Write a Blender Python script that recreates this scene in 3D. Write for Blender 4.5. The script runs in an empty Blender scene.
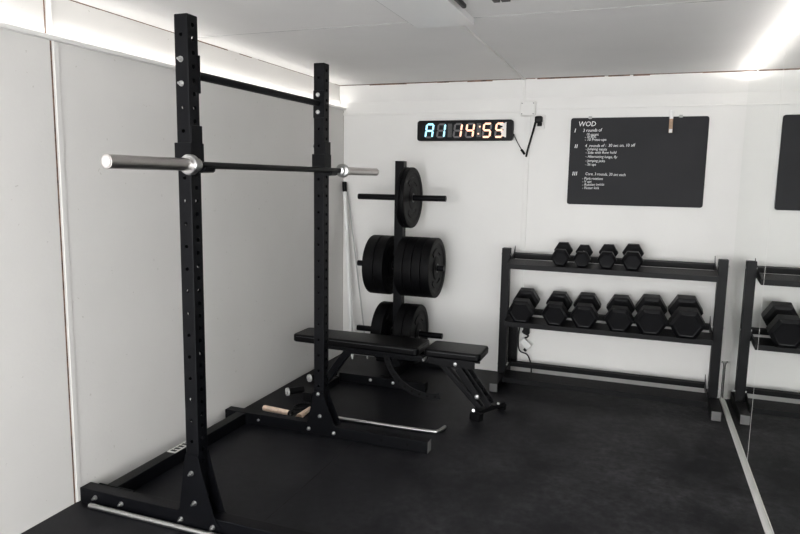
import bpy, bmesh, math, random
from mathutils import Vector, Matrix
PI = math.pi
random.seed(7)
scene = bpy.context.scene
col = scene.collection

# ------------------------------------------------------------------ materials
def new_mat(name):
    m = bpy.data.materials.new(name); m.use_nodes = True
    nt = m.node_tree; b = nt.nodes['Principled BSDF']
    return m, nt, b
def simple(name, c, rough=.5, metal=0, bump=0, scale=200, var=0, spec=.5, vscale=8):
    m, nt, b = new_mat(name)
    if max(c) < .02 and spec == .5: spec = .13
    b.inputs['Base Color'].default_value = (*c, 1); b.inputs['Roughness'].default_value = rough
    b.inputs['Metallic'].default_value = metal; b.inputs['Specular IOR Level'].default_value = spec
    tc = nt.nodes.new('ShaderNodeTexCoord')
    if var:
        n = nt.nodes.new('ShaderNodeTexNoise'); n.inputs['Scale'].default_value = vscale; n.inputs['Detail'].default_value = 5
        nt.links.new(tc.outputs['Object'], n.inputs['Vector'])
        r = nt.nodes.new('ShaderNodeValToRGB'); e = r.color_ramp.elements
        e[0].position = .3; e[1].position = .7
        e[0].color = (*[x*(1-var) for x in c], 1); e[1].color = (*[min(1, x*(1+var)) for x in c], 1)
        nt.links.new(n.outputs['Fac'], r.inputs['Fac']); nt.links.new(r.outputs['Color'], b.inputs['Base Color'])
    if bump:
        n = nt.nodes.new('ShaderNodeTexNoise'); n.inputs['Scale'].default_value = scale; n.inputs['Detail'].default_value = 3
        nt.links.new(tc.outputs['Object'], n.inputs['Vector'])
        bp = nt.nodes.new('ShaderNodeBump'); bp.inputs['Strength'].default_value = bump; bp.inputs['Distance'].default_value = .002
        nt.links.new(n.outputs['Fac'], bp.inputs['Height']); nt.links.new(bp.outputs['Normal'], b.inputs['Normal'])
    return m
def emis(name, c, s):
    m, nt, b = new_mat(name)
    b.inputs['Base Color'].default_value = (.3, .3, .3, 1)
    b.inputs['Emission Color'].default_value = (*c, 1); b.inputs['Emission Strength'].default_value = s
    return m

BLACK = simple('black powder coat', (.0022, .0024, .0034), .42, 0, .25, 600, .15)
STEEL = simple('zinc steel', (.50, .50, .50), .28, 1, 0, 0, .1, vscale=60)
SLEEVE = simple('brushed chrome', (.50, .475, .46), .3, 1, .15, 900)
CHROME = simple('worn chrome', (.50, .50, .495), .32, 1, .1, 700)
DARKHOLE = simple('hole interior', (.002, .002, .002), .9)
RUBBER = simple('black rubber plate', (.0016, .0016, .0021), .55, 0, .3, 500, .2, vscale=25)
HEXR = simple('black rubber dumbbell', (.0036, .0036, .0046), .42, 0, .2, 700, .2, .2, 30)
PAD = simple('black vinyl upholstery', (.0018, .0018, .0023), .36, 0, .2, 1200)
PIPING = simple('grey piping', (.03, .03, .033), .5)
RACKM = simple('charcoal powder coat', (.0052, .0052, .006), .42, 0, .25, 600, .12)
WHITEP = simple('white plastic', (.78, .78, .77), .4)
BPLAST = simple('black plastic', (.005, .005, .0055), .35)
WOOD = simple('pale turned wood', (.86, .66, .52), .45, 0, .1, 80, .12, vscale=40)
WOOD2 = simple('brown wood', (.34, .22, .14), .5, 0, .1, 80, .2, vscale=60)
BOARD = simple('blackboard face', (.029, .029, .0315), .6, 0, .1, 300, .08, .12, 3)
CHALK = simple('chalk', (.85, .85, .85), .9)
GREYP = simple('grey pole', (.42, .42, .41), .4)
TRIMW = simple('white trim paint', (.78, .77, .75), .8)
CRACK = simple('bare brown joint', (.17, .10, .07), .9, 0, 0, 0, .6, vscale=25)
LABELW = simple('white label', (.6, .6, .58), .5)
ENDCAP = simple('grey rubber end cap', (.13, .13, .13), .6)
LEDM = emis('led strip light', (1, .975, .94), 11)
LEDR = emis('right led strip light', (1, .975, .94), 46)
SEG_C = emis('lit cyan segment', (.30, .80, 1), 1.4)
SEG_O = emis('lit orange segment', (1, .50, .30), 1.4)
SEG_OFF = simple('unlit segment', (.11, .105, .11), .4)
SEG_BG = simple('clock window', (.010, .012, .014), .12)
SEG_BG2 = simple('clock matrix grey', (.045, .045, .045), .4, 0, 0, 0, .5, vscale=120)
FILM_GLARE = simple('peeling film with painted glare', (.85, .80, .76), .3)  # white glare on the clock's loose film, painted as its base colour

def wall_mat(name, c, specks=True, rough=.55):
    m, nt, b = new_mat(name)
    tc = nt.nodes.new('ShaderNodeTexCoord')
    n = nt.nodes.new('ShaderNodeTexNoise'); n.inputs['Scale'].default_value = 2.2; n.inputs['Detail'].default_value = 6
    nt.links.new(tc.outputs['Object'], n.inputs['Vector'])
    r = nt.nodes.new('ShaderNodeValToRGB'); e = r.color_ramp.elements
    e[0].position = .3; e[1].position = .7
    e[0].color = (*[x*.955 for x in c], 1); e[1].color = (*c, 1)
    nt.links.new(n.outputs['Fac'], r.inputs['Fac'])
    out = r.outputs['Color']
    if specks:
        v = nt.nodes.new('ShaderNodeTexNoise'); v.inputs['Scale'].default_value = 38; v.inputs['Detail'].default_value = 2
        nt.links.new(tc.outputs['Object'], v.inputs['Vector'])
        r2 = nt.nodes.new('ShaderNodeValToRGB'); e2 = r2.color_ramp.elements
        e2[0].position = .235; e2[1].position = .26
        e2[0].color = (.8, .79, .77, 1); e2[1].color = (1, 1, 1, 1)
        nt.links.new(v.outputs['Fac'], r2.inputs['Fac'])
        mx = nt.nodes.new('ShaderNodeMix'); mx.data_type = 'RGBA'; mx.blend_type = 'MULTIPLY'; mx.inputs[0].default_value = 1
        nt.links.new(out, mx.inputs[6]); nt.links.new(r2.outputs['Color'], mx.inputs[7]); out = mx.outputs[2]
    nt.links.new(out, b.inputs['Base Color'])
    b.inputs['Roughness'].default_value = rough
    n2 = nt.nodes.new('ShaderNodeTexNoise'); n2.inputs['Scale'].default_value = 60; n2.inputs['Detail'].default_value = 4
    nt.links.new(tc.outputs['Object'], n2.inputs['Vector'])
    bp = nt.nodes.new('ShaderNodeBump'); bp.inputs['Strength'].default_value = .15; bp.inputs['Distance'].default_value = .003
    nt.links.new(n2.outputs['Fac'], bp.inputs['Height']); nt.links.new(bp.outputs['Normal'], b.inputs['Normal'])
    return m
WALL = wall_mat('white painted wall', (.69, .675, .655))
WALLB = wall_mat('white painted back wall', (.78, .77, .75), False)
CEIL = wall_mat('white painted ceiling', (.80, .785, .775), False, .6)
CEILP = wall_mat('satin ceiling panel', (.78, .775, .77), False, .28)

def floor_mat():
    m, nt, b = new_mat('black rubber gym floor')
    tc = nt.nodes.new('ShaderNodeTexCoord')
    def noise(scale, detail, rough, p0, p1, c0, c1):
        n = nt.nodes.new('ShaderNodeTexNoise'); n.inputs['Scale'].default_value = scale; n.inputs['Detail'].default_value = detail; n.inputs['Roughness'].default_value = rough
        nt.links.new(tc.outputs['Object'], n.inputs['Vector'])
        r = nt.nodes.new('ShaderNodeValToRGB'); e = r.color_ramp.elements
        e[0].position = p0; e[1].position = p1; e[0].color = (*c0, 1); e[1].color = (*c1, 1)
        nt.links.new(n.outputs['Fac'], r.inputs['Fac']); return r.outputs['Color']
    def mix(kind, a, c, f=1):
        x = nt.nodes.new('ShaderNodeMix'); x.data_type = 'RGBA'; x.blend_type = kind; x.inputs[0].default_value = f
        nt.links.new(a, x.inputs[6]); nt.links.new(c, x.inputs[7]); return x.outputs[2]
    base = noise(7, 9, .7, .3, .7, (.0018, .0020, .0034), (.0080, .0080, .0102))
    dust_sheen = noise(1.9, 12, .74, .40, .66, (0, 0, 0), (.060, .059, .062))
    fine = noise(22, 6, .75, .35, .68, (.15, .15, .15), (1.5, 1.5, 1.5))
    # reflected sheen painted into the colour: the dusty tone lightens towards the right
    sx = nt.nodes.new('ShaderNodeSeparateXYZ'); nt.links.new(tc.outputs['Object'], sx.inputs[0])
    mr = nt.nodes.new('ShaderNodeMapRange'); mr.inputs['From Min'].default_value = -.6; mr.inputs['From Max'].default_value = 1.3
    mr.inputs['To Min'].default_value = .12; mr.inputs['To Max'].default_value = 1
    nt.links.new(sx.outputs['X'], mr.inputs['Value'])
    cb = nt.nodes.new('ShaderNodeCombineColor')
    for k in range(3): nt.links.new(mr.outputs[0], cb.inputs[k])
    dust_sheen = mix('MULTIPLY', dust_sheen, cb.outputs[0]); dust_sheen = mix('MULTIPLY', dust_sheen, fine)
    nt.links.new(mix('ADD', base, dust_sheen), b.inputs['Base Color'])
    b.inputs['Roughness'].default_value = .5; b.inputs['Specular IOR Level'].default_value = .2
    g = nt.nodes.new('ShaderNodeTexNoise'); g.inputs['Scale'].default_value = 260; g.inputs['Detail'].default_value = 3
    nt.links.new(tc.outputs['Object'], g.inputs['Vector'])
    bp = nt.nodes.new('ShaderNodeBump'); bp.inputs['Strength'].default_value = .5; bp.inputs['Distance'].default_value = .002
    nt.links.new(g.outputs['Fac'], bp.inputs['Height']); nt.links.new(bp.outputs['Normal'], b.inputs['Normal'])
    return m
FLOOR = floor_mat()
m, nt, b = new_mat('mirror glass')
b.inputs['Base Color'].default_value = (.90, .92, .90, 1); b.inputs['Metallic'].default_value = 1; b.inputs['Roughness'].default_value = .01
MIRROR = m

CHANW = simple('white floor channel', (.93, .92, .90), .4)
RINGM = simple('pale steel ring', (.65, .65, .64), .45, .4)
ENDCAPL = simple('pale end cap', (.5, .49, .48), .5)
# ------------------------------------------------------------------ mesh helpers
def BM(): return bmesh.new()
def merge(bm, b2):
    me = bpy.data.meshes.new('tmp'); b2.to_mesh(me); b2.free(); bm.from_mesh(me); bpy.data.meshes.remove(me)
def box(bm, a, c, bev=0, seg=2, mtx=None):
    b = bmesh.new(); bmesh.ops.create_cube(b, size=1)
    s = [abs(c[i]-a[i]) for i in range(3)]; m = [(c[i]+a[i])/2 for i in range(3)]
    for v in b.verts: v.co = Vector([v.co[i]*s[i]+m[i] for i in range(3)])
    if bev: bmesh.ops.bevel(b, geom=b.edges[:]+b.verts[:], offset=min(bev, min(s)*.45), segments=seg, profile=.5, affect='EDGES')
    if mtx is not None: bmesh.ops.transform(b, matrix=mtx, verts=b.verts)
    merge(bm, b); return bm
def beam(bm, p0, p1, w, h, bev=.003, up=(0, 0, 1)):
    """rectangular tube from p0 to p1; w across, h along the up direction"""
    p0, p1 = Vector(p0), Vector(p1); d = p1-p0; L = d.length; z = d.normalized()
    x = Vector(up).cross(z)
    if x.length < 1e-4: x = Vector((1, 0, 0))
    x.normalize(); y = z.cross(x)
    M = Matrix((x, y, z)).transposed().to_4x4(); M.translation = (p0+p1)/2
    return box(bm, (-w/2, -h/2, -L/2), (w/2, h/2, L/2), bev, mtx=M)
def cyl(bm, p0, p1, r, seg=24, r2=None, bev=0):
    p0, p1 = Vector(p0), Vector(p1); d = p1-p0; L = d.length
    b = bmesh.new(); bmesh.ops.create_cone(b, cap_ends=True, segments=seg, radius1=r, radius2=r if r2 is None else r2, depth=L)
    if bev:
        es = [e for e in b.edges if abs(e.verts[0].co.z-e.verts[1].co.z) < 1e-6]
        bmesh.ops.bevel(b, geom=es, offset=bev, segments=2, profile=.5, affect='EDGES')
    q = Vector((0, 0, 1)).rotation_difference(d.normalized()).to_matrix().to_4x4(); q.translation = (p0+p1)/2
    bmesh.ops.transform(b, matrix=q, verts=b.verts); merge(bm, b); return bm
def lathe(bm, prof, origin, axis='x', seg=64, closed=True):
    """prof: list of (t along axis, radius)"""
    b = bmesh.new(); rings = []
    for i in range(seg):
        a = 2*PI*i/seg; c, s = math.cos(a), math.sin(a); ring = []
        for t, r in prof:
            if axis == 'x': co = (t, r*c, r*s)
            elif axis == 'y': co = (r*s, t, r*c)
            else: co = (r*c, r*s, t)
            ring.append(b.verts.new(Vector(co)+Vector(origin)))
        rings.append(ring)
    n = len(prof)
    for i in range(seg):
        A, B = rings[i], rings[(i+1) % seg]
        for j in range(n if closed else n-1):
            k = (j+1) % n; b.faces.new((A[j], A[k], B[k], B[j]))
    bmesh.ops.recalc_face_normals(b, faces=b.faces); merge(bm, b); return bm
def prism(bm, pts, t0, t1, plane='xz', bev=0):
    """extrude a polygon; plane xz -> extruded along y"""
    b = bmesh.new()
    def P(p, t):
        return {'xz': (p[0], t, p[1]), 'yz': (t, p[0], p[1]), 'xy': (p[0], p[1], t)}[plane]
    A = [b.verts.new(P(p, t0)) for p in pts]; B = [b.verts.new(P(p, t1)) for p in pts]
    b.faces.new(A); b.faces.new(B[::-1]); n = len(pts)
    for i in range(n): b.faces.new((A[i], B[i], B[(i+1) % n], A[(i+1) % n]))
    bmesh.ops.recalc_face_normals(b, faces=b.faces)
    if bev: bmesh.ops.bevel(b, geom=b.edges[:], offset=bev, segments=2, profile=.5, affect='EDGES')
    merge(bm, b); return bm
def tube(bm, pts, r, seg=12, steps=6, smooth=True):
    P = [Vector(p) for p in pts]
    if smooth and len(P) > 2:
        Q = []
        for i in range(len(P)-1):
            p0 = P[max(i-1, 0)]; p1 = P[i]; p2 = P[i+1]; p3 = P[min(i+2, len(P)-1)]
            for k in range(steps):
                t = k/steps
                Q.append(.5*((2*p1)+(p2-p0)*t+(2*p0-5*p1+4*p2-p3)*t*t+(-p0+3*p1-3*p2+p3)*t**3))
        Q.append(P[-1]); P = Q
    b = bmesh.new(); prev = None; rings = []
    up = Vector((.13, .37, .9)).normalized()
    for i, p in enumerate(P):
        d = (P[min(i+1, len(P)-1)]-P[max(i-1, 0)]).normalized()
        x = up.cross(d)
        if x.length < .05: x = Vector((1, 0, 0)).cross(d)
        x.normalize(); y = d.cross(x); up = y
        rings.append([b.verts.new(p+r*(math.cos(2*PI*k/seg)*x+math.sin(2*PI*k/seg)*y)) for k in range(seg)])
    for A, B in zip(rings, rings[1:]):
        for k in range(seg): b.faces.new((A[k], A[(k+1) % seg], B[(k+1) % seg], B[k]))
    b.faces.new(rings[0][::-1]); b.faces.new(rings[-1])
    bmesh.ops.recalc_face_normals(b, faces=b.faces); merge(bm, b); return bm

def smooth(me, ang=35):
    for p in me.polygons: p.use_smooth = True
    try: me.set_sharp_from_angle(angle=math.radians(ang))
    except Exception: pass
def obj(name, bm, mat, parent=None, ang=35):
    """parent: an Empty or a part of one; geometry is given in world space"""
    me = bpy.data.meshes.new(name)
    if parent is not None:
        r = parent
        off = Vector((0, 0, 0))
        while r is not None: off += r.location; r = r.parent
    else:
        xs = [v.co for v in bm.verts]
        off = Vector(((min(v.x for v in xs)+max(v.x for v in xs))/2, (min(v.y for v in xs)+max(v.y for v in xs))/2, min(v.z for v in xs)))
    bmesh.ops.translate(bm, vec=-off, verts=bm.verts)
    bm.to_mesh(me); bm.free(); smooth(me, ang)
    me.materials.append(mat)
    o = bpy.data.objects.new(name, me); col.objects.link(o)
    wn = o.modifiers.new('weighted normals', 'WEIGHTED_NORMAL'); wn.keep_sharp = True; wn.weight = 50
    if parent is not None: o.parent = parent
    else: o.location = off
    return o
def tag(o, label, cat, group=None):
    o['label'] = label; o['category'] = cat
    if group: o['group'] = group
    return o
def thing(name, label, cat, loc, group=None):
    o = bpy.data.objects.new(name, None); col.objects.link(o); o.location = loc; o.empty_display_size = .1
    return tag(o, label, cat, group)
def struct(name, bm, m, parent=None):
    o = obj(name, bm, m, parent)
    if parent is None: o['kind'] = 'structure'
    return o
def dup(root, loc, label, scale=None):
    def cp(o, par):
        c = o.copy(); col.objects.link(c)
        if par is not None: c.parent = par
        for ch in [x for x in o.children]: cp(ch, c)
        return c
    r = cp(root, None); r.location = loc; r['label'] = label
    if scale: r.scale = scale
    return r

# ------------------------------------------------------------------ room
YF = -6.4          # front of the room, behind the camera
HC = 2.30
XM = 3.027         # mirror face
XR = 3.068         # wall behind / above the mirrors
XL = -.03          # recessed wall above the light ledge on the left
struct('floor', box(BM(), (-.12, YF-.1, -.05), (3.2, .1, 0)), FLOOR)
struct('trim_1', box(BM(), (.905, -2.895+.03, 0), (.909, -1.76, .0012)), simple('mat seam', (.014, .014, .014), .7))
struct('ceiling', box(BM(), (-.12, YF-.1, HC), (3.2, .1, HC+.06)), CEIL)
struct('wall_back', box(BM(), (-.12, 0, -.02), (3.2, .1, HC)), WALLB)
# left wall: thick lower lining and thinner recessed upper part, light ledge on top of the lining
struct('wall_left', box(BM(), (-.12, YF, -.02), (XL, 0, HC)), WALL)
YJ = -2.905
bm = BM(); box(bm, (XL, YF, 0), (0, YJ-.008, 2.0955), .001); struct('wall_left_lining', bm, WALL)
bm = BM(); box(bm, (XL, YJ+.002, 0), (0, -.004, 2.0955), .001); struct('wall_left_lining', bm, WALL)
struct('trim_2', box(BM(), (XL, YF, 2.096), (.026, -.002, 2.101), .001), TRIMW)
struct('trim_3', box(BM(), (.022, YF, 2.1012), (.026, -.002, 2.114), .001), TRIMW)
struct('trim_4', box(BM(), (-.001, YJ+.008, 0), (.004, YJ+.034, 2.0955), .002, 2), WALL)
struct('trim_5', box(BM(), (XL, YJ-.0078, 0), (-.0015, YJ+.0018, 2.095)), CRACK)
struct('trim_6', box(BM(), (XL, YJ-.004, 2.102), (XL+.0015, YJ+.002, HC-.002)), CRACK)
struct('trim_7', cyl(BM(), (XL+.002, YJ+.024, 2.102), (XL+.002, YJ+.024, HC-.001), .011, 12), TRIMW)
# right wall, with the backing of the mirrors
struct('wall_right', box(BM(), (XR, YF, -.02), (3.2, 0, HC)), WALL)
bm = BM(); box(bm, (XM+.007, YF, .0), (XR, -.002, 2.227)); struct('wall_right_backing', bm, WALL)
struct('trim_8', box(BM(), (XM-.017, YF, 0), (XM+.006, -.004, .004), .001), CHANW)
struct('trim_9', box(BM(), (XM-.017, YF, .004), (XM-.014, -.004, .014), .001), CHANW)
# front wall with the wide open doorway the daylight comes through
bm = BM()
box(bm, (-.12, YF-.1, 0), (.15, YF, HC)); box(bm, (2.95, YF-.1, 0), (3.2, YF, HC)); box(bm, (.15, YF-.1, 2.12), (2.95, YF, HC))
struct('wall_front', bm, WALL)
# mirrors
b_ = BM(); box(b_, (XM, -1.263, .006), (XM+.006, -.004, 2.235), .0008, 1)
tag(obj('wall_mirror', b_, MIRROR), 'narrow frameless mirror panel next to the back corner, right of the dumbbell rack', 'mirror', 'mirror panels')
b_ = BM(); box(b_, (XM, YF+.3, .006), (XM+.006, -1.267, 2.235), .0008, 1)
tag(obj('wall_mirror', b_, MIRROR), 'long frameless mirror panel nearer the viewer, at the right edge of the picture', 'mirror', 'mirror panels')
struct('trim_17', box(BM(), (XM-.0005, -1.2667, .006), (XM+.006, -1.2633, 2.235)), TRIMW)
# the light strips
tag(obj('led_strip', box(BM(), (.008, YF+.05, 2.1015), (.019, -.03, 2.109)), LEDM), 'glowing light strip on the ledge along the top of the left wall', 'light strip')
tag(obj('led_strip', box(BM(), (XR-.003, YF+.05, 2.2275), (XR-.0002, -.03, 2.2345)), LEDR), 'glowing light strip behind the top edge of the mirrors', 'light strip')
# joints, crack lines
def crack(name, a, c, segs, along):
    bm = BM(); rnd = random.Random(len(name)+segs); L = [a[i]+(c[i]-a[i])*0 for i in range(3)]
    pos = 0
    while pos < 1:
        l = rnd.uniform(.02, .12); e = min(1, pos+l)
        p = list(a); q = list(c); th = rnd.uniform(.3, 1)
        p[along] = a[along]+(c[along]-a[along])*pos; q[along] = a[along]+(c[along]-a[along])*e
        q[2] = c[2]; p[2] = c[2]-(c[2]-a[2])*th
        box(bm, p, q); pos = e + (rnd.uniform(0, .02) if rnd.random() < .4 else 0)
    return struct(name, bm, CRACK)
crack('trim_10', (XL, -.0238, HC-.0125), (XR, -.001, HC-.0005), 30, 0)
crack('trim_11', (XL-.001, YF, HC-.006), (XL+.0012, -.0, HC-.0005), 20, 1)
struct('trim_12', box(BM(), (-.003, -.0022, .0), (-.0002, -.0002, 2.09)), CRACK)
bm = BM(); box(bm, (XL, -1.9425, HC-.0012), (XR, -1.9395, HC)); struct('trim_13', bm, simple('ceiling joint', (.42, .42, .41), .8, 0, 0, 0, .35, vscale=6))
# ledge and shallow band along the top of the back wall
struct('trim_14', prism(BM(), [(-.0001, 2.158), (-.022, 2.222), (-.022, HC-.006), (-.0001, HC-.006)], XL+.001, XR-.001, 'yz'), WALLB)
struct('trim_15', box(BM(), (XL+.03, -.010, 2.052), (1.488, 0, 2.074), .002), WALLB)
struct('trim_16', box(BM(), (1.607, -.006, 2.070), (XM-.002, 0, 2.080), .002), WALLB)
# ceiling trunking to the junction box and down the wall
bm = BM(); box(bm, (1.498, -1.88, HC-.013), (1.520, 0, HC), .002); box(bm, (1.498, -.034, 2.13), (1.520, -.0225, HC-.005), .002)
tag(obj('cable_trunking', bm, TRIMW), 'thin white cable trunking running over the ceiling to the junction box', 'trunking')
tag(obj('cable_trunking', box(BM(), (1.535, -.012, .0), (1.568, 0, 2.018), .002), TRIMW), 'white cable trunking running down the back wall from the junction box', 'trunking')
jb = thing('junction_box', 'square white junction box on the back wall, up and right of the clock', 'junction box', (1.548, -.015, 2.02))
obj('housing', box(BM(), (1.490, -.038, 2.022), (1.606, 0, 2.13), .006), TRIMW, jb)
obj('cover', box(BM(), (1.497, -.042, 2.029), (1.599, -.0385, 2.123), .003), TRIMW, jb)
[obj('screw', cyl(BM(), (x, -.045, z), (x, -.0415, z), .004, 8), ENDCAP, jb) for x in (1.505, 1.591) for z in (2.037, 2.115)]
# lowered panel on the ceiling
t = thing('ceiling_panel', 'flat white panel fixed under the ceiling with a dark edge', 'ceiling panel', (1.455, -3., HC-.03))
obj('panel', box(BM(), (1.315, -4.4, HC-.03), (1.600, -1.93, HC), .002), CEILP, t)
obj('edge_strip', box(BM(), (1.285, -4.4, HC-.012), (1.315, -1.915, HC), .002), GREYP, t)
bm = BM(); box(bm, (1.612, -3.2, HC-.020), (1.632, -2.19, HC-.0), .006)
obj('seal', bm, BPLAST, t)
t = thing('ceiling_hook', 'small black two-piece hook on the ceiling at the top edge of the picture', 'hook', (1.80, -2.22, HC))
obj('mount', box(BM(), (1.765, -2.30, HC-.02), (1.792, -2.245, HC), .002), BPLAST, t)
obj('hook', box(BM(), (1.80, -2.30, HC-.02), (1.836, -2.245, HC), .002), BPLAST, t)
# ------------------------------------------------------------------ blackboard
t = thing('blackboard', 'dark grey frameless blackboard with a handwritten workout, on the back wall', 'blackboard', (2.335, -.008, 1.365))
def rrect(x0, x1, z0, z1, r, n=6):
    P = []
    for cx, cz, a0 in ((x1-r, z1-r, 0), (x0+r, z1-r, PI/2), (x0+r, z0+r, PI), (x1-r, z0+r, 3*PI/2)):
        for k in range(n+1): a = a0+PI/2*k/n; P.append((cx+r*math.cos(a), cz+r*math.sin(a)))
    return P
obj('board', prism(BM(), rrect(1.868, 2.803, 1.367, 2.002, .018), -.014, -.003, 'xz'), BOARD, t)
for x in (2.005, 2.62):
    bm = BM(); box(bm, (x-.012, -.017, 1.994), (x+.012, 0, 2.014), .003); obj('mounting_clip', bm, GREYP, t)
def text(s, x, z, size, mat, parent, y=-.0152, shear=.12, rot=0, wid=1.0, off=.0):
    cu = bpy.data.curves.new('t', 'FONT'); cu.body = s; cu.size = size; cu.shear = shear; cu.offset = off; cu.extrude = .0002; cu.resolution_u = 2
    o = bpy.data.objects.new('t', cu); col.objects.link(o)
    bpy.context.view_layer.update()
    dg = bpy.context.evaluated_depsgraph_get(); me = bpy.data.meshes.new_from_object(o.evaluated_get(dg))
    bpy.data.objects.remove(o)
    bm = BM(); bm.from_mesh(me); bpy.data.meshes.remove(me)
    M = Matrix.Translation((x, y, z)) @ Matrix.Rotation(rot, 4, 'Y').inverted() @ Matrix.Rotation(PI/2, 4, 'X') @ Matrix.Diagonal((wid, 1, 1, 1))
    bmesh.ops.transform(bm, matrix=M, verts=bm.verts)
    return bm
# pixel-to-board measured positions; one mesh per block of writing
def X(px, py): return 1.868 + (px - (571.3-(py-118)*.036))/(138.6-(py-118)*.053)*.935
def Z(px, py):
    top = 119-(px-571)*.0217; bot = 205+(px-568)*.0149
    return 2.002-(py-top)/(bot-top)*.635
def block(name, items):
    bm = BM()
    for s, px, py, sz, w in items:
        merge(bm, text(s, X(px, py), Z(px, py), sz, CHALK, t, rot=random.uniform(-.02, .04), wid=w*.86, off=.0))
    obj(name, bm, CHALK, t)
block('written_title', [('WOD', 579, 127, .050, 1.12)])
block('written_list', [('I', 574.5, 133, .040, 1.6), ('3 rounds of', 584, 132.5, .033, 1.0), ('10 squats', 587.5, 136, .027, 1.0), ('- 10 RDL', 586, 138.8, .027, .95), ('- 10 Press-ups', 586, 141.4, .027, 1.15)])
block('written_list', [('II', 575, 148.5, .038, 1.5), ('4  rounds of :  30 sec on, 10 off', 586.5, 147.6, .031, 1.02), ('- Jumping squats', 587, 150.5, .027, 1.0), ('- Side with Row hold', 587, 154.2, .027, 1.1), ('- Alternating lunge, fly', 587, 158, .027, 1.08), ('- Jumping jacks', 587, 162.2, .027, 1.0), ('- Sit ups', 587, 166, .027, 1.0)])
block('written_list', [('III', 573, 176, .040, 1.5), ('Core, 3 rounds, 30 sec each', 587, 175.5, .029, 1.0), ('- Plank rotations', 584, 180, .027, .95), ('- V ups', 584, 183.2, .027, 1.0), ('- Russian twists', 584, 186.4, .027, 1.08), ('- Flutter kick', 584, 189.6, .027, 1.0)])
struct_board = t
t = thing('chalk_pen', 'slim wooden chalk pen with a white cap clipped over the top edge of the blackboard', 'pen', (2.557, -.022, 1.89))
obj('barrel', box(BM(), (2.545, -.030, 1.888), (2.570, -.015, 1.985), .004), WOOD2, t)
obj('cap', box(BM(), (2.545, -.031, 1.985), (2.570, -.015, 2.045), .004), WHITEP, t)
obj('tip', box(BM(), (2.548, -.0315, 1.890), (2.568, -.029, 1.915), .002), TRIMW, t)

# ------------------------------------------------------------------ wall clock
t = thing('gym_clock', 'long black digital wall timer showing cyan and orange digits', 'clock', (1.052, -.03, 1.843))
x0, x1, z0, z1 = .670, 1.443, 1.838, 1.998
obj('housing', prism(BM(), rrect(x0, x1, z0, z1, .022), -.040, -.001, 'xz', .004), BPLAST, t)
obj('window', box(BM(), (x0+.035, -.0412, z0+.018), (x1-.052, -.0385, z1-.016), .001, 1), SEG_BG, t)
bm = BM()
for qx in (.926, 1.160): obj('dot_matrix', box(BM(), (qx, -.0418, z0+.028), (qx+.034, -.0411, z1-.026)), SEG_BG2, t)
H_, W_, T_ = .115, .070, .0145
def seg_polys(x, z):
    sh = .12
    def S(px, pz): return (x+px+sh*(pz), z+pz)
    h = H_/2; g = .0012; k = T_/2
    def hseg(zc): return [S(k+g, zc), S(2*k+g, zc+k), S(W_-2*k-g, zc+k), S(W_-k-g, zc), S(W_-2*k-g, zc-k), S(2*k+g, zc-k)]
    def vseg(xc, za, zb): return [S(xc, za+g), S(xc+k, za+k+g), S(xc+k, zb-k-g), S(xc, zb-g), S(xc-k, zb-k-g), S(xc-k, za+k+g)]
    return {'a': hseg(H_-k), 'g': hseg(h), 'd': hseg(k), 'f': vseg(k, h, H_-k), 'e': vseg(k, k, h), 'b': vseg(W_-k, h, H_-k), 'c': vseg(W_-k, k, h)}
DIG = [(.733, 'abcefg', SEG_C), (.830, 'bc', SEG_C), (.966, 'bc', SEG_O), (1.064, 'bcfg', SEG_O), (1.199, 'acdfg', SEG_O), (1.297, 'acdfg', SEG_O)]
for dx, on, mt in DIG:
    ps = seg_polys(dx, z0+.022)
    lit, off = BM(), BM()
    for k, p in ps.items(): prism(lit if k in on else off, p, -.0436, -.0411, 'xz')
    obj('lit_digit', lit, mt, t)
    obj('unlit_segments', off, SEG_OFF, t)
for cx, cz in ((1.168, z0+.048), (1.178, z0+.102)): obj('colon_dot', box(BM(), (cx, -.0436, cz), (cx+.012, -.0411, cz+.012), .002), SEG_O, t)
rnd = random.Random(3); bm = BM()
P = [(1.392, z0+.024)]
for k in range(14): P.append((1.372-rnd.uniform(0, .035) if k not in (0, 13) else 1.38, z0+.028+k*.0082))
P.append((1.392, z0+.140))
prism(bm, P, -.0442, -.0437, 'xz'); obj('peeling_film_glare', bm, FILM_GLARE, t)
bm = BM(); box(bm, (1.436, -.035, z0+.030), (1.452, -.010, z0+.052), .003); obj('socket', bm, BPLAST, t)
# plug, cables
t = thing('wall_socket', 'white wall socket plate behind the clock adapter', 'socket', (1.640, -.01, 1.93))
obj('plate', box(BM(), (1.600, -.012, 1.925), (1.676, 0, 2.03), .004), TRIMW, t)
t = thing('power_adapter', 'black plug adapter in the wall socket right of the clock, with its cable', 'adapter', (1.625, -.04, 1.94))
obj('plug_body', box(BM(), (1.606, -.062, 1.968), (1.662, -.013, 2.018), .012, 3), BPLAST, t)
obj('plug_foot', cyl(BM(), (1.642, -.04, 1.968), (1.642, -.04, 1.944), .018, 16, bev=.004), BPLAST, t)
obj('cable', tube(BM(), [(1.612, -.05, 1.972), (1.592, -.03, 1.90), (1.560, -.022, 1.78), (1.548, -.02, 1.716)], .0075), BPLAST, t)
t = thing('cable_lead', 'thin black lead hanging from the right end of the clock', 'cable', (1.49, -.02, 1.72))
obj('lead', tube(BM(), [(1.450, -.022, 1.878), (1.480, -.018, 1.82), (1.515, -.018, 1.765)], .003), BPLAST, t)
obj('connector', cyl(BM(), (1.508, -.018, 1.772), (1.536, -.018, 1.735), .009, 12, bev=.002), BPLAST, t)
tag(obj('wall_patch', cyl(BM(), (1.545, -.0125, 1.83), (1.545, -.015, 1.83), .034, 24), TRIMW), 'round white cover disc on the trunking right of the clock', 'cover')

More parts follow.
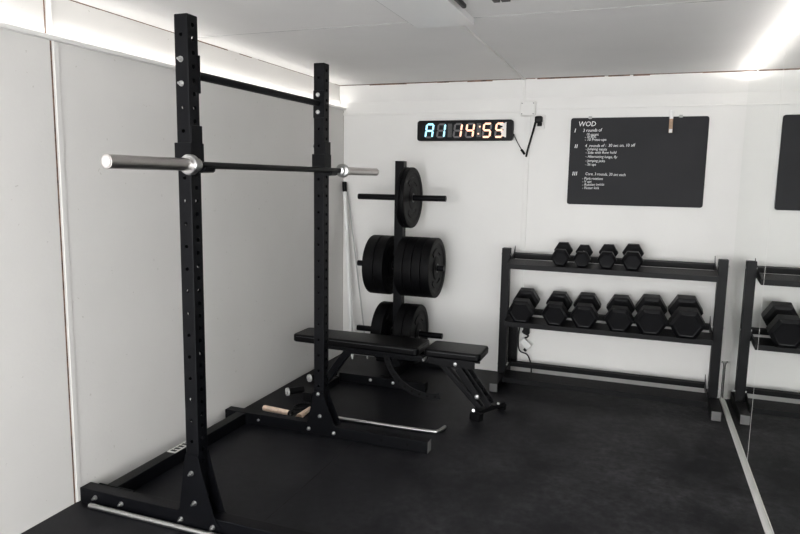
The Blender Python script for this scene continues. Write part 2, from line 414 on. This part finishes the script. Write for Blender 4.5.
# ------------------------------------------------------------------ squat rack
NY0, NY1, FY0, FY1 = -2.890, -2.825, -1.750, -1.685
PX0, PX1, PT = .637, .702, 2.165
t = thing('squat_rack', 'tall black open squat stand with two uprights, bolted along the left wall', 'squat rack', (.67, -2.29, 0))
def bolt(p, ax, r=.0085, nut=True, par=t):
    bm = BM(); p = Vector(p); a = Vector(ax)
    cyl(bm, p, p+a*.003, r*1.35, 20); cyl(bm, p+a*.003, p+a*.012, r, 6)
    if nut: cyl(bm, p+a*.012, p+a*.022, r*.55, 12, bev=.001)
    else: cyl(bm, p+a*.012, p+a*.014, r*.8, 12, r2=r*.4)
    return obj('bolt', bm, STEEL, par)
def square_tube_with_holes(x0, x1, y0, y1, z0, z1, holes, side, open_=()):
    bm = BM(); box(bm, (x0, y0, z0), (x1, y1, z1), .004, 3)
    return bm
for (ya, yb) in ((NY0, NY1), (FY0, FY1)):
    PX0, PX1 = (.629, .694) if ya < -2 else (.644, .709); dxp = PX0-.637
    # foot tube
    bm = BM(); box(bm, (.012, ya, .0), (1.36, yb, .072), .004, 3); f = obj('foot', bm, BLACK, t)
    bm = BM(); box(bm, (1.3602, ya+.004, .004), (1.363, yb-.004, .071), .002); obj('end_cap', bm, ENDCAP, f)
    for x in (1.08, 1.24): obj('bolt_hole', cyl(BM(), (x, ya-.0006, .038), (x, ya+.002, .038), .008, 14), DARKHOLE, f)
    # upright: walls of a real hollow tube, holes punched right through at the see-through ones
    cx, cy = (PX0+PX1)/2, (ya+yb)/2
    outer = BM(); box(outer, (PX0, ya, .072), (PX1, yb, PT), .004, 3)
    cut = BM()
    zs = [1.805+.0935*k for k in range(-17, 4)]
    for z in zs: cyl(cut, (cx, ya-.02, z), (cx, yb+.02, z), .0078, 14)
    bm2 = BM()
    for k in range(-30, 8):
        z = 1.805+.05343*k
        if z > PT-.03 or z < .3: continue
        cyl(bm2, (PX0-.02, cy, z), (PX1+.02, cy, z), .0098, 14)
    inner = BM(); box(inner, (PX0+.004, ya+.004, .08), (PX1-.004, yb-.004, PT-.004))
    u = obj('upright', outer, BLACK, t)
    hs = []
    for nm, bb in (('i', inner), ('c', cut), ('s', bm2)):
        h = obj(nm, bb, DARKHOLE, t); hs.append(h)
        md = u.modifiers.new(nm, 'BOOLEAN'); md.operation = 'DIFFERENCE'; md.object = h; md.solver = 'EXACT'
    bpy.context.view_layer.update(); dg = bpy.context.evaluated_depsgraph_get()
    me = bpy.data.meshes.new_from_object(u.evaluated_get(dg))
    u.modifiers.clear(); u.data = me; wn = u.modifiers.new('weighted normals', 'WEIGHTED_NORMAL'); wn.keep_sharp = True; smooth(me)
    me.materials.clear(); me.materials.append(BLACK)
    for h in hs: bpy.data.objects.remove(h)
    # gusset plate, front and back
    gz = .345 if ya < -2 else .275
    g = [(.578, .004), (.806, .004), (.806, .040), (.775, .085), (.712, gz-.045), (.702, gz), (.637, gz), (.628, gz-.045), (.600, .095), (.578, .050)]
    g = [(q[0]+dxp, q[1]) for q in g]
    obj('gusset_plate', prism(BM(), g, ya-.006, ya-.0002, 'xz', .001), BLACK, t)
    obj('gusset_plate', prism(BM(), g, yb+.0002, yb+.006, 'xz', .001), BLACK, t)
    for (bx, bz) in ((.606, .040), (.772, .036), (.680, .128), (.668, .262)): bolt((bx+dxp, ya-.006, bz), (0, -1, 0), nut=(ya < -2))
    for (bx, bz) in (((.107, .04), (.26, .04)) if ya < -2 else ((.078, .04), (.262, .04))): bolt((bx, ya, bz), (0, -1, 0), nut=(ya < -2))
    # pull-up bar flange and bolts
    fy = yb+.0002 if ya < -2 else ya-.006
    obj('flange', box(BM(), (PX0+.0, fy, 1.865), (PX1+.004, fy+.006, 2.015), .002), BLACK, t)
    for bz in (1.991, 1.897): bolt((PX0+.030, ya if ya < -2 else ya-.006, bz), (0, -1, 0), nut=(ya < -2))
obj('pull_up_bar', cyl(BM(), (.668, NY1+.006, 1.940), (.672, FY0-.006, 1.945), .0175, 24), BLACK, t)
cm = obj('crossmember', box(BM(), (.105, NY1+.006, .0), (.170, FY0-.006, .072), .004, 3), BLACK, t)
for (ya, yb) in ((NY1, NY1+.006), (FY0-.006, FY0)):
    obj('end_plate', box(BM(), (.065, ya, .004), (.275, yb, .074), .001), BLACK, t)
bm = BM(); box(bm, (.112, -2.41, .0722), (.167, -2.24, .0730)); lb = obj('sticker', bm, LABELW, t)
bm = BM()
for k in range(5): box(bm, (.122, -2.395+k*.030, .0731), (.156, -2.395+k*.030+.018, .0734)); 
for k in range(4): box(bm, (.131, -2.392+k*.030, .0734), (.138, -2.392+k*.030+.020, .0736))
obj('sticker_print', bm, BPLAST, lb)

# j-cups
def jcup(ya, yb, label):
    PX0, PX1 = (.629, .694) if ya < -2 else (.644, .709)
    c = thing('j_cup', label, 'bar holder', (.74, (ya+yb)/2, 1.55), 'j-cups on the rack uprights')
    bm = BM(); box(bm, (PX1+.001, ya-.002, 1.545), (PX1+.009, yb+.002, 1.735), .002); obj('back_plate', bm, BLACK, c)
    for y in (ya-.010, yb+.002):
        obj('side_plate', box(BM(), (PX0-.006, y, 1.567), (PX1+.009, y+.008, 1.665), .002), BLACK, c)
    bm = BM(); prism(bm, [(PX1+.009, 1.545), (.752, 1.547), (.761, 1.552), (.764, 1.568), (.757, 1.568), (.753, 1.561), (PX1+.009, 1.562)], ya-.002, yb+.002, 'xz', .001)
    obj('lip', bm, BLACK, c)
    bm = BM(); cyl(bm, (PX0-.001, (ya+yb)/2, 1.71), (PX0-.014, (ya+yb)/2, 1.71), .010, 12); obj('pin', bm, BLACK, c)
jcup(NY0, NY1, 'black j-shaped bar holder on the near upright of the rack')
jcup(FY0, FY1, 'black j-shaped bar holder on the far upright of the rack')

# barbell
BX, BZ = .735, 1.5765
t = thing('barbell', 'long barbell with chrome sleeves and black shaft resting across the rack', 'barbell', (BX, -2.2, BZ))
obj('shaft', cyl(BM(), (BX, -2.95, BZ), (BX, -1.54, BZ), .0142, 24), BPLAST, t)
def sleeve(y0, y1, col_y, s):
    sl = obj('sleeve', cyl(BM(), (BX, y0, BZ), (BX, y1, BZ), .0245, 40, bev=.002), SLEEVE, t)
    obj('collar', lathe(BM(), [(col_y-s*.016, .015), (col_y-s*.016, .036), (col_y-s*.012, .040), (col_y+s*.010, .040), (col_y+s*.014, .034), (col_y+s*.016, .026), (col_y+s*.045, .026), (col_y+s*.048, .015)], (BX, 0, BZ), 'y', 48), CHROME, t)
    return sl
sl = sleeve(-3.375, -2.955, -2.948, 1)
bm = BM(); lathe(bm, [(-3.3765, .0), (-3.3765, .018), (-3.374, .018)], (BX, 0, BZ), 'y', 32, False); obj('end_cap', bm, ENDCAPL, sl)
sl = sleeve(-1.53, -1.05, -1.56, -1)
# ------------------------------------------------------------------ rods on the floor
bm = BM(); tube(bm, [(.100, -2.918, .013), (.6, -2.918, .013), (1.30, -2.918, .013)], .0125, 16, smooth=False)
tag(obj('steel_rod', bm, CHROME), 'straight pale steel rod lying on the floor against the near foot of the rack', 'rod')
bm = BM(); tube(bm, [(.66, -1.47, .012), (1.0, -1.462, .012), (1.28, -1.450, .012), (1.325, -1.425, .012), (1.345, -1.350, .014)], .0115, 16)
tag(obj('steel_rod', bm, CHROME), 'chrome rod with a bent end lying beside the far foot of the rack', 'rod')

# ------------------------------------------------------------------ plate tree and plates
TY = -.40; TX = .670
t = thing('plate_tree', 'black upright weight tree with round pegs, in the back left corner', 'weight tree', (TX, -.45, 0))
obj('upright', box(BM(), (TX-.035, TY-.035, .075), (TX+.035, TY+.035, 1.668), .003), BLACK, t)
obj('spine', box(BM(), (TX-.033, -.685, .005), (TX+.033, -.12, .073), .003), BLACK, t)
obj('front_foot', box(BM(), (TX-.345, -.745, .0), (TX+.345, -.687, .070), .003), BLACK, t)
obj('rear_foot', box(BM(), (TX-.30, -.118, .0), (TX+.30, -.060, .070), .003), BLACK, t)
for z in (1.393, .869, .345):
    for s in (-1, 1):
        bm = BM(); cyl(bm, (TX+s*.0352, TY, z), (TX+s*(.35 if s < 0 else .362), TY, z), .0225, 28, bev=.003); obj('peg', bm, BLACK, t)
for s in (-1, 1): bolt((TX+.004+s*.090, -.745, .043), (0, -1, 0), .009, False, t)
def plate(xa, xb, z, label, R=.229, steel=True):
    w = xb-xa; c = thing('weight_plate', label, 'weight plate', ((xa+xb)/2, TY, z-R), 'bumper plates on the weight tree')
    zc = z
    h = w/2; m = (xa+xb)/2; d = min(.009, h*.3); g = .0006
    P = []
    for s in (-1, 1):
        side = [(m+s*(h-g), .034), (m+s*(h-g), .080), (m+s*(h-g-.002), .086), (m+s*(h-g-d), .094), (m+s*(h-g-d), .176), (m+s*(h-g-.003), .186), (m+s*(h-g), .192), (m+s*(h-g), R-.007), (m+s*(h-g-.002), R-.002), (m+s*(h-g-.007), R)]
        P += side if s < 0 else side[::-1]
    bm = BM(); lathe(bm, P, (0, TY, zc), 'x', 72)
    # raised arcs moulded on both faces
    for s in (-1, 1):
        for a0 in (PI/2, -PI/2):
            b2 = bmesh.new(); prev = None
            n = 12; xs = m+s*(h-g-d); xo = m+s*(h-g-.002)
            ring = []
            for k in range(n+1):
                a = a0+(k/n-.5)*1.5
                ring.append([b2.verts.new((xx, TY+rr*math.cos(a), zc+rr*math.sin(a))) for xx, rr in ((xs, .118), (xo, .121), (xo, .152), (xs, .155))])
            for A, B in zip(ring, ring[1:]):
                for j in range(3): b2.faces.new((A[j], A[j+1], B[j+1], B[j]))
            b2.faces.new(ring[0]); b2.faces.new(ring[-1][::-1])
            bmesh.ops.recalc_face_normals(b2, faces=b2.faces); merge(bm, b2)
    body = obj('rubber_disc', bm, RUBBER, c)
    bm = BM(); lathe(bm, [(xa+.001, .0235), (xa+.001, .0345), (xb-.0005, .0345), (xb-.0005, .0235)], (0, TY, zc), 'x', 40)
    obj('steel_hub', bm, simple_hub, c)
    return c
simple_hub = simple('dark steel hub', (.10, .10, .10), .35, 1)
XA = TX+.037
plate(XA, XA+.033, 1.393, 'thin black plate on the top right peg of the tree, next to the post')
plate(XA+.035, XA+.069, 1.393, 'thin black plate on the top right peg of the tree, the outer one')
plate(.450, .540, .869, 'thick black plate at the left end of the middle peg')
plate(.542, .618, .869, 'black plate on the left middle peg, directly against the post')
for k, nm in enumerate(('first black plate right of the post on the middle peg', 'second black plate right of the post on the middle peg', 'third black plate right of the post on the middle peg', 'outermost black plate on the right middle peg, showing its full face')):
    if k == 0: p0 = plate(XA, XA+.067, .869, nm)
    else: dup(p0, p0.location+Vector((.0686*k, 0, 0)), nm)
plate(.525, .618, .345, 'thick black plate on the bottom left peg, half hidden by the bench')
plate(XA, XA+.068, .345, 'black plate on the bottom right peg, the inner one beside the post')
plate(XA+.070, XA+.142, .345, 'black plate on the bottom right peg, the outer one above the bench')

# ------------------------------------------------------------------ bench
t = thing('weight_bench', 'black adjustable weight bench with padded back and seat, lying flat', 'bench', (.85, -1.02, 0))
BY0, BY1, BT = -1.165, -.885, .440
def pad(xa, xb, ya, yb, zt, th, taper=0, par=t, name='pad'):
    bm = bmesh.new(); pts = [(xa, ya+taper), (xb, ya), (xb, yb), (xa, yb-taper)]
    vs = [bm.verts.new((x, y, zt-th)) for x, y in pts]; vt = [bm.verts.new((x, y, zt)) for x, y in pts]
    bm.faces.new(vs[::-1]); bm.faces.new(vt)
    for i in range(4): bm.faces.new((vs[i], vs[(i+1) % 4], vt[(i+1) % 4], vt[i]))
    ve = [e for e in bm.edges if abs(e.verts[0].co.z-e.verts[1].co.z) > .01]
    bmesh.ops.bevel(bm, geom=ve, offset=.03, segments=5, profile=.5, affect='EDGES')
    he = [e for e in bm.edges if abs(e.verts[0].co.z-e.verts[1].co.z) < 1e-5 and len(e.link_faces) == 2 and any(abs(f.normal.z) < .5 for f in e.link_faces) and any(abs(f.normal.z) > .9 for f in e.link_faces)]
    bmesh.ops.recalc_face_normals(bm, faces=bm.faces)
    bmesh.ops.bevel(bm, geom=he, offset=.013, segments=4, profile=.5, affect='EDGES')
    o = obj(name, bm, PAD, par, 50)
    # stitched seam around the upper edge
    loop = [(xa+.004, ya+taper+.004), (xb-.004, ya+.004), (xb-.004, yb-.004), (xa+.004, yb-taper-.004)]
    c = BM()
    ax, bx_ = xa-.0005, xb+.0005
    for p, q in (((xa+.03, ya+taper+.0-.0008), (xb-.03, ya-.0008)), ((xb+.0008, ya+.03), (xb+.0008, yb-.03)), ((xb-.03, yb+.0008), (xa+.03, yb-taper+.0008)), ((xa-.0008, yb-taper-.03), (xa-.0008, ya+taper+.03))):
        cyl(c, (*p, zt-.014), (*q, zt-.014), .0022, 8)
    obj('piping', c, PIPING, o)
    return o
pad(.152, 1.092, BY0, BY1, BT, .055, .02, name='back_pad')
pad(1.128, 1.505, BY0+.01, BY1-.005, BT, .052, 0, name='seat_pad')
CY = (BY0+BY1)/2
bm = BM()
for y in (CY-.055, CY+.055): beam(bm, (.30, y, .362), (1.105, y, .362), .035, .030)
for x in (.42, .95): box(bm, (x-.02, CY-.07, .352), (x+.02, CY+.07, .376), .002)
obj('back_frame', bm, BLACK, t)
bm = BM(); prism(bm, [(1.135, .379), (1.46, .379), (1.46, .325), (1.30, .322), (1.18, .330), (1.135, .345)], CY-.075, CY-.070, 'xz'); prism(bm, [(1.135, .379), (1.46, .379), (1.46, .325), (1.30, .322), (1.18, .330), (1.135, .345)], CY+.070, CY+.075, 'xz'); box(bm, (1.20, CY-.07, .36), (1.44, CY+.07, .379), .002)
obj('seat_frame', bm, RACKM, t)
obj('hinge', cyl(BM(), (1.112, CY-.076, .350), (1.112, CY+.076, .350), .009, 16), STEEL, t)
# notched ladder arc under the back pad
bm = BM(); P = []; HCX, HCZ = 1.137, .400
n = 24
for k in range(n+1): a = math.radians(186+(286-186)*k/n); P.append((HCX+.327*math.cos(a), HCZ+.327*math.sin(a)))
for k in range(n, -1, -1): a = math.radians(186+(286-186)*k/n); P.append((HCX+.285*math.cos(a), HCZ+.285*math.sin(a)))
lad = obj('ladder_arc', prism(bm, P, CY-.045, CY-.037, 'xz'), RACKM, t)
bm = BM()
for k in range(9):
    a = math.radians(196+k*10.5); obj('adjustment_hole', cyl(BM(), (HCX+.306*math.cos(a), CY-.0458, HCZ+.306*math.sin(a)), (HCX+.306*math.cos(a), CY-.044, HCZ+.306*math.sin(a)), .008, 12), DARKHOLE, lad)
# legs: front leg under the seat, its strut, the low spine and the rear leg
bm = BM(); beam(bm, (1.205, CY-.03, .350), (1.500, CY-.03, .060), .045, .036); obj('leg', bm, RACKM, t)
bm = BM()
for y in (-.012, .060): beam(bm, (1.345, CY+y, .335), (1.550, CY+y, .070), .007, .045)
for f in (.25, .45, .65, .85): beam(bm, (1.345+.205*f, CY-.012, .335-.265*f), (1.345+.205*f, CY+.06, .335-.265*f), .03, .02)
obj('seat_ladder', bm, RACKM, t)
bm = BM(); beam(bm, (1.345, CY-.062, .315), (1.488, CY-.062, .130), .010, .045); obj('seat_strut', bm, RACKM, t)
bolt((1.330, CY-.076, .346), (0, -1, 0), .009, False, t); bolt((1.480, CY-.070, .145), (0, -1, 0), .011, False, t)
ft = BM(); beam(ft, (1.490, -1.115, .052), (1.604, -.872, .048), .050, .026); ft = obj('foot', ft, RACKM, t)
bm = BM(); beam(bm, (1.478, -1.150, .026), (1.500, -1.102, .026), .080, .052, .008); obj('rubber_shoe', bm, BPLAST, ft)
bm = BM(); beam(bm, (1.594, -.886, .024), (1.608, -.856, .024), .060, .048, .008); obj('rubber_shoe', bm, BPLAST, ft)
bolt((1.470, -1.135, .066), (0, -1, .3), .007, False, t); bolt((1.590, -.945, .066), (.6, -.8, .3), .007, False, t)
bm = BM(); beam(bm, (.50, CY, .335), (1.25, CY, .335), .045, .035); obj('main_frame', bm, BLACK, t)
bm = BM(); beam(bm, (.545, CY, .347), (.335, CY, .060), .05, .05); obj('leg', bm, BLACK, t)
ft = obj('foot', beam(BM(), (.325, CY-.21, .030), (.325, CY+.21, .030), .055, .055), BLACK, t)
for s in (-1, 1):
    bm = BM(); beam(bm, (.325, CY+s*.205, .033), (.325, CY+s*.225, .033), .062, .062, .006); obj('rubber_shoe', bm, BPLAST, ft)

# ------------------------------------------------------------------ dumbbell rack
t = thing('dumbbell_rack', 'long black three-tier dumbbell rack against the back wall', 'rack', (2.2, -.27, 0))
LX0, LX1, RX0, RX1 = 1.436, 1.497, 2.912, 2.973
for (xa, xb) in ((LX0, LX1), (RX0, RX1)):
    obj('post', box(BM(), (xa, -.25, .066), (xb, -.19, 1.032), .003), RACKM, t)
    f = obj('foot', box(BM(), (xa, -.525, .0), (xb, -.03, .065), .003), RACKM, t)
    obj('end_cap', box(BM(), (xa+.002, -.529, .002), (xb-.002, -.5252, .063), .002), ENDCAP, f)
    for z in (.985, .56, .13): obj('bolt', cyl(BM(), (xa-.008, -.22, z), (xb+.008, -.22, z), .007, 10), STEEL, t)
TIERS = [.898, .470, .045]
for zt in TIERS:
    za = zt+.036                      # top of the front angle at y=-.40
    sl = .20
    a, c = LX1+.012, RX0-.012
    bm = BM()
    prism(bm, [(-.400, zt), (-.400, za), (-.275, za+.125*sl), (-.2745, za+.125*sl-.004), (-.396, za-.0045), (-.396, zt)], a, c, 'yz')
    obj('front_rail', bm, RACKM, t)
    bm = BM(); prism(bm, [(-.108, za+.056), (-.108, za+.008), (-.112, za+.008), (-.112, za+.052), (-.140, za+.0445), (-.140, za+.0485)], a, c, 'yz')
    obj('rear_rail', bm, RACKM, t)
    for xx in (a-.004, c):
        bm = BM(); prism(bm, [(-.402, zt), (-.402, za+.004), (-.14, za+.055), (-.088, za+.105), (-.088, zt+.045), (-.20, zt+.02)], xx, xx+.004, 'yz')
        e = obj('end_bracket', bm, RACKM, t)
    for (xa, xb) in ((LX1+.0005, a-.004), (c+.004, RX0-.0005)):
        obj('spacer', box(BM(), (xa, -.245, zt+.022), (xb, -.195, zt+.060)), RACKM, t)

# ------------------------------------------------------------------ dumbbells: R = half the width across corners
def dumbbell(name_label, x, tier, R, L, hl):
    """hex dumbbell lying across the rails, built around its own centre, axis along y"""
    zt = TIERS[tier]; za = zt+.036; sl = .20; ang = math.atan(sl)
    yc = -.285; F = R*math.sqrt(3)/2
    zc = za+(yc+.40)*sl+F/math.cos(ang)+.003
    c = thing('dumbbell', name_label, 'dumbbell', (0, 0, 0), 'hex dumbbells on the rack')
    def head(s):
        bm = bmesh.new(); hw = (L-hl)/2
        prof = [(hl/2, .60), (hl/2, .78), (hl/2+.012, 1.0), (L/2-.016, 1.0), (L/2, .76), (L/2-.003, .70), (L/2-.003, .0)]
        rings = []
        for tt, k in prof[:-1]:
            rings.append([bm.verts.new((R*k*math.cos(PI/3*i), s*tt, R*k*math.sin(PI/3*i))) for i in range(6)])
        for A, B in zip(rings, rings[1:]):
            for i in range(6): bm.faces.new((A[i], A[(i+1) % 6], B[(i+1) % 6], B[i]))
        bm.faces.new(rings[0]); bm.faces.new(rings[-1][::-1])
        bmesh.ops.recalc_face_normals(bm, faces=bm.faces)
        bmesh.ops.bevel(bm, geom=bm.edges[:], offset=.0022, segments=2, profile=.5, affect='EDGES')
        # moulded plate on the end face
        return bm
    obj('head', head(-1), HEXR, c, 25); obj('head', head(1), HEXR, c, 25)
    bm = BM(); k = hl/2
    lathe(bm, [(-k-.004, .0), (-k-.004, .0135), (-k*.7, .0145), (0, .0175), (k*.7, .0145), (k+.004, .0135), (k+.004, .0)], (0, 0, 0), 'y', 24, False)
    obj('handle', bm, CHROME, c)
    c.location = (x, yc, zc); c.rotation_euler = (ang, 0, 0)
    return c
dumbbell('small dumbbell at the left end of the top tier of the rack', 1.882, 0, .067, .235, .125)
dumbbell('smallest dumbbell, second from the left on the top tier', 2.030, 0, .061, .225, .125)
dumbbell('small dumbbell, third from the left on the top tier', 2.198, 0, .067, .235, .125)
dumbbell('small dumbbell at the right end of the top tier group', 2.364, 0, .073, .245, .125)
ML = ['dumbbell at the far left of the middle tier, beside the rack post', 'dumbbell second from the left on the middle tier', 'dumbbell third from the left on the middle tier', 'dumbbell third from the right on the middle tier', 'large dumbbell second from the right on the middle tier', 'largest dumbbell, at the right end of the middle tier']
for (x, R, L), lab in zip(((1.626, .098, .315), (1.868, .095, .31), (2.070, .098, .315), (2.303, .098, .32), (2.508, .108, .335), (2.733, .114, .345)), ML):
    dumbbell(lab, x, 1, R, L, .13)

# ------------------------------------------------------------------ leads and charger behind the rack
t = thing('power_strip', 'black power strip standing upright behind the left post of the rack', 'power strip', (1.53, -.05, .1))
obj('housing', box(BM(), (1.472, -.058, .10), (1.545, -.014, .47), .006), BPLAST, t)
for k in range(4): obj('socket', cyl(BM(), (1.508, -.0585, .17+k*.08), (1.508, -.0600, .17+k*.08), .021, 18), RACKM, t)
t = thing('phone_charger', 'white plug-in charger hanging among the leads behind the rack', 'charger', (1.61, -.06, .25))
M = Matrix.Translation((1.612, -.062, .270)) @ Matrix.Rotation(math.radians(42), 4, 'Y')
obj('body', box(BM(), (-.042, -.018, -.026), (.042, .018, .026), .006, 3, M), WHITEP, t)
obj('plug', box(BM(), (.020, -.02, -.045), (.045, .02, -.026), .003, 2, M), BPLAST, t)
bm = BM(); tube(bm, [(1.56, -.05, .40), (1.555, -.07, .30), (1.575, -.10, .22), (1.63, -.06, .18), (1.66, -.05, .10), (1.665, -.05, .012)], .0055)
tag(obj('cable', bm, BPLAST), 'black lead looping under the white charger down to the floor', 'cable')
bm = BM(); tube(bm, [(1.60, -.04, .44), (1.62, -.05, .40), (1.585, -.055, .36), (1.63, -.05, .33), (1.59, -.055, .30), (1.625, -.05, .27), (1.615, -.055, .23)], .0065)
tag(obj('cable', bm, BPLAST), 'black lead bunched up above the white charger', 'cable')
bm = BM(); tube(bm, [(1.53, -.09, .012), (1.56, -.11, .035), (1.60, -.09, .012), (1.64, -.12, .03), (1.69, -.10, .010), (1.74, -.08, .008), (1.80, -.09, .008)], .006)
tag(obj('cable', bm, BPLAST), 'black lead lying on the floor behind the lowest tier', 'cable')
tag(obj('cable_block', box(BM(), (1.585, -.045, .34), (1.635, -.014, .47), .006), BPLAST), 'black adapter block beside the power strip behind the rack', 'adapter')
# ------------------------------------------------------------------ small things
# white pole with a black grip in the corner, and a thin grey rod beside it
t = thing('white_pole', 'white pole with a black grip leaning in the back left corner', 'pole', (.19, -.195, 0))
A = Vector((.180, -.185, .012)); B = Vector((.026, -.036, 1.50))
d = (B-A).normalized()
obj('pole', cyl(BM(), A+d*.05, A+d*1.42, .017, 20), WHITEP, t)
obj('grip', cyl(BM(), A+d*1.42, B, .019, 20, bev=.003), BPLAST, t)
obj('tip', cyl(BM(), A, A+d*.05, .006, 16, r2=.016), WHITEP, t)
bm = BM(); cyl(bm, (.285, -.105, .006), (.050, -.020, 1.42), .006, 12)
tag(obj('thin_rod', bm, GREYP), 'thin grey rod leaning behind the white pole in the corner', 'rod')
# white leaning offcut by the mirror
t = thing('trim_offcut', 'small white strip with a dark outline leaning in the corner by the mirror', 'offcut', (2.995, -.02, 0))
P = [(2.990, .002), (3.024, .002), (3.024, .255), (3.018, .275), (3.004, .280), (2.990, .262)]
obj('strip', prism(BM(), P, -.020, -.006, 'xz', .002), TRIMW, t)
bm = BM(); tube(bm, [(3.021, -.024, .01), (3.021, -.024, .20), (3.020, -.024, .252), (3.012, -.024, .275), (3.004, -.024, .27)], .002); obj('outline', bm, BPLAST, t)
# skipping rope with wooden handles
t = thing('skipping_rope', 'skipping rope with two pale wooden handles lying behind the far rack foot', 'skipping rope', (.30, -1.52, 0))
h = obj('handle', cyl(BM(), (.145, -1.512, .0205), (.345, -1.530, .0205), .0195, 24, r2=.0185, bev=.006), WOOD, t)
obj('ferrule', cyl(BM(), (.345, -1.530, .0175), (.372, -1.533, .0175), .017, 20, bev=.002), BPLAST, h)
obj('eyelet', cyl(BM(), (.366, -1.551, .022), (.369, -1.556, .026), .007, 12), STEEL, h)
h = obj('handle', cyl(BM(), (.440, -1.565, .021), (.432, -1.40, .021), .0205, 24, r2=.013, bev=.004), WOOD, t)
obj('ferrule', cyl(BM(), (.442, -1.60, .021), (.440, -1.565, .021), .018, 20, bev=.002), WOOD2, h)
obj('rope', tube(BM(), [(.372, -1.533, .0175), (.40, -1.50, .02), (.38, -1.42, .01), (.30, -1.38, .008), (.34, -1.30, .008), (.44, -1.36, .012), (.42, -1.45, .03), (.36, -1.50, .034), (.39, -1.60, .022), (.442, -1.612, .021)], .0065), BPLAST, t)
# two short bars with chrome end rings next to the wall
def short_bar(p, q, label):
    p, q = Vector(p), Vector(q); d = (q-p).normalized(); c = thing('dumbbell_bar', label, 'bar', p+(q-p)/2)
    obj('grip', cyl(BM(), p+d*.012, q, .024, 24, bev=.003), BPLAST, c)
    bm = BM()
    M = Vector((0, 1, 0)).rotation_difference(d).to_matrix().to_4x4(); M.translation = p
    b2 = BM(); lathe(b2, [(0, .013), (0, .028), (.014, .030), (.016, .013)], (0, 0, 0), 'y', 32); bmesh.ops.transform(b2, matrix=M, verts=b2.verts); merge(bm, b2)
    obj('end_ring', bm, RINGM, c)
    return c
short_bar((.135, -1.20, .031), (.215, -1.10, .031), 'short black bar with a chrome end ring lying near the left wall')
short_bar((.125, -.86, .031), (.255, -.66, .031), 'short black bar with a chrome end ring, the farther one, below the bench head')

# ------------------------------------------------------------------ light
w = bpy.data.worlds.new('World'); scene.world = w; w.use_nodes = True
bg = w.node_tree.nodes['Background']; bg.inputs['Color'].default_value = (.97, .98, 1, 1); bg.inputs['Strength'].default_value = 5.0
# soft daylight entering the open doorway
L = bpy.data.lights.new('doorway_daylight', 'AREA'); L.shape = 'RECTANGLE'; L.size = 2.7; L.size_y = 2.0; L.energy = 52; L.color = (1, .99, .975)
lo = bpy.data.objects.new('doorway_daylight', L); col.objects.link(lo); lo.location = (1.5, YF-.05, 1.08); lo.rotation_euler = (PI/2, 0, 0)

# ------------------------------------------------------------------ camera
cam = bpy.data.cameras.new('camera'); co = bpy.data.objects.new('camera', cam); col.objects.link(co)
cam.sensor_width = 36; cam.lens = 651.248/800*36; cam.clip_start = .05
co.location = (2.41385, -5.0831, 1.5364); co.rotation_euler = (1.435796, -.016852, .357568)
scene.camera = co
scene.view_settings.view_transform = 'Standard'; scene.view_settings.look = 'None'
scene.view_settings.exposure = .42; scene.view_settings.gamma = 1
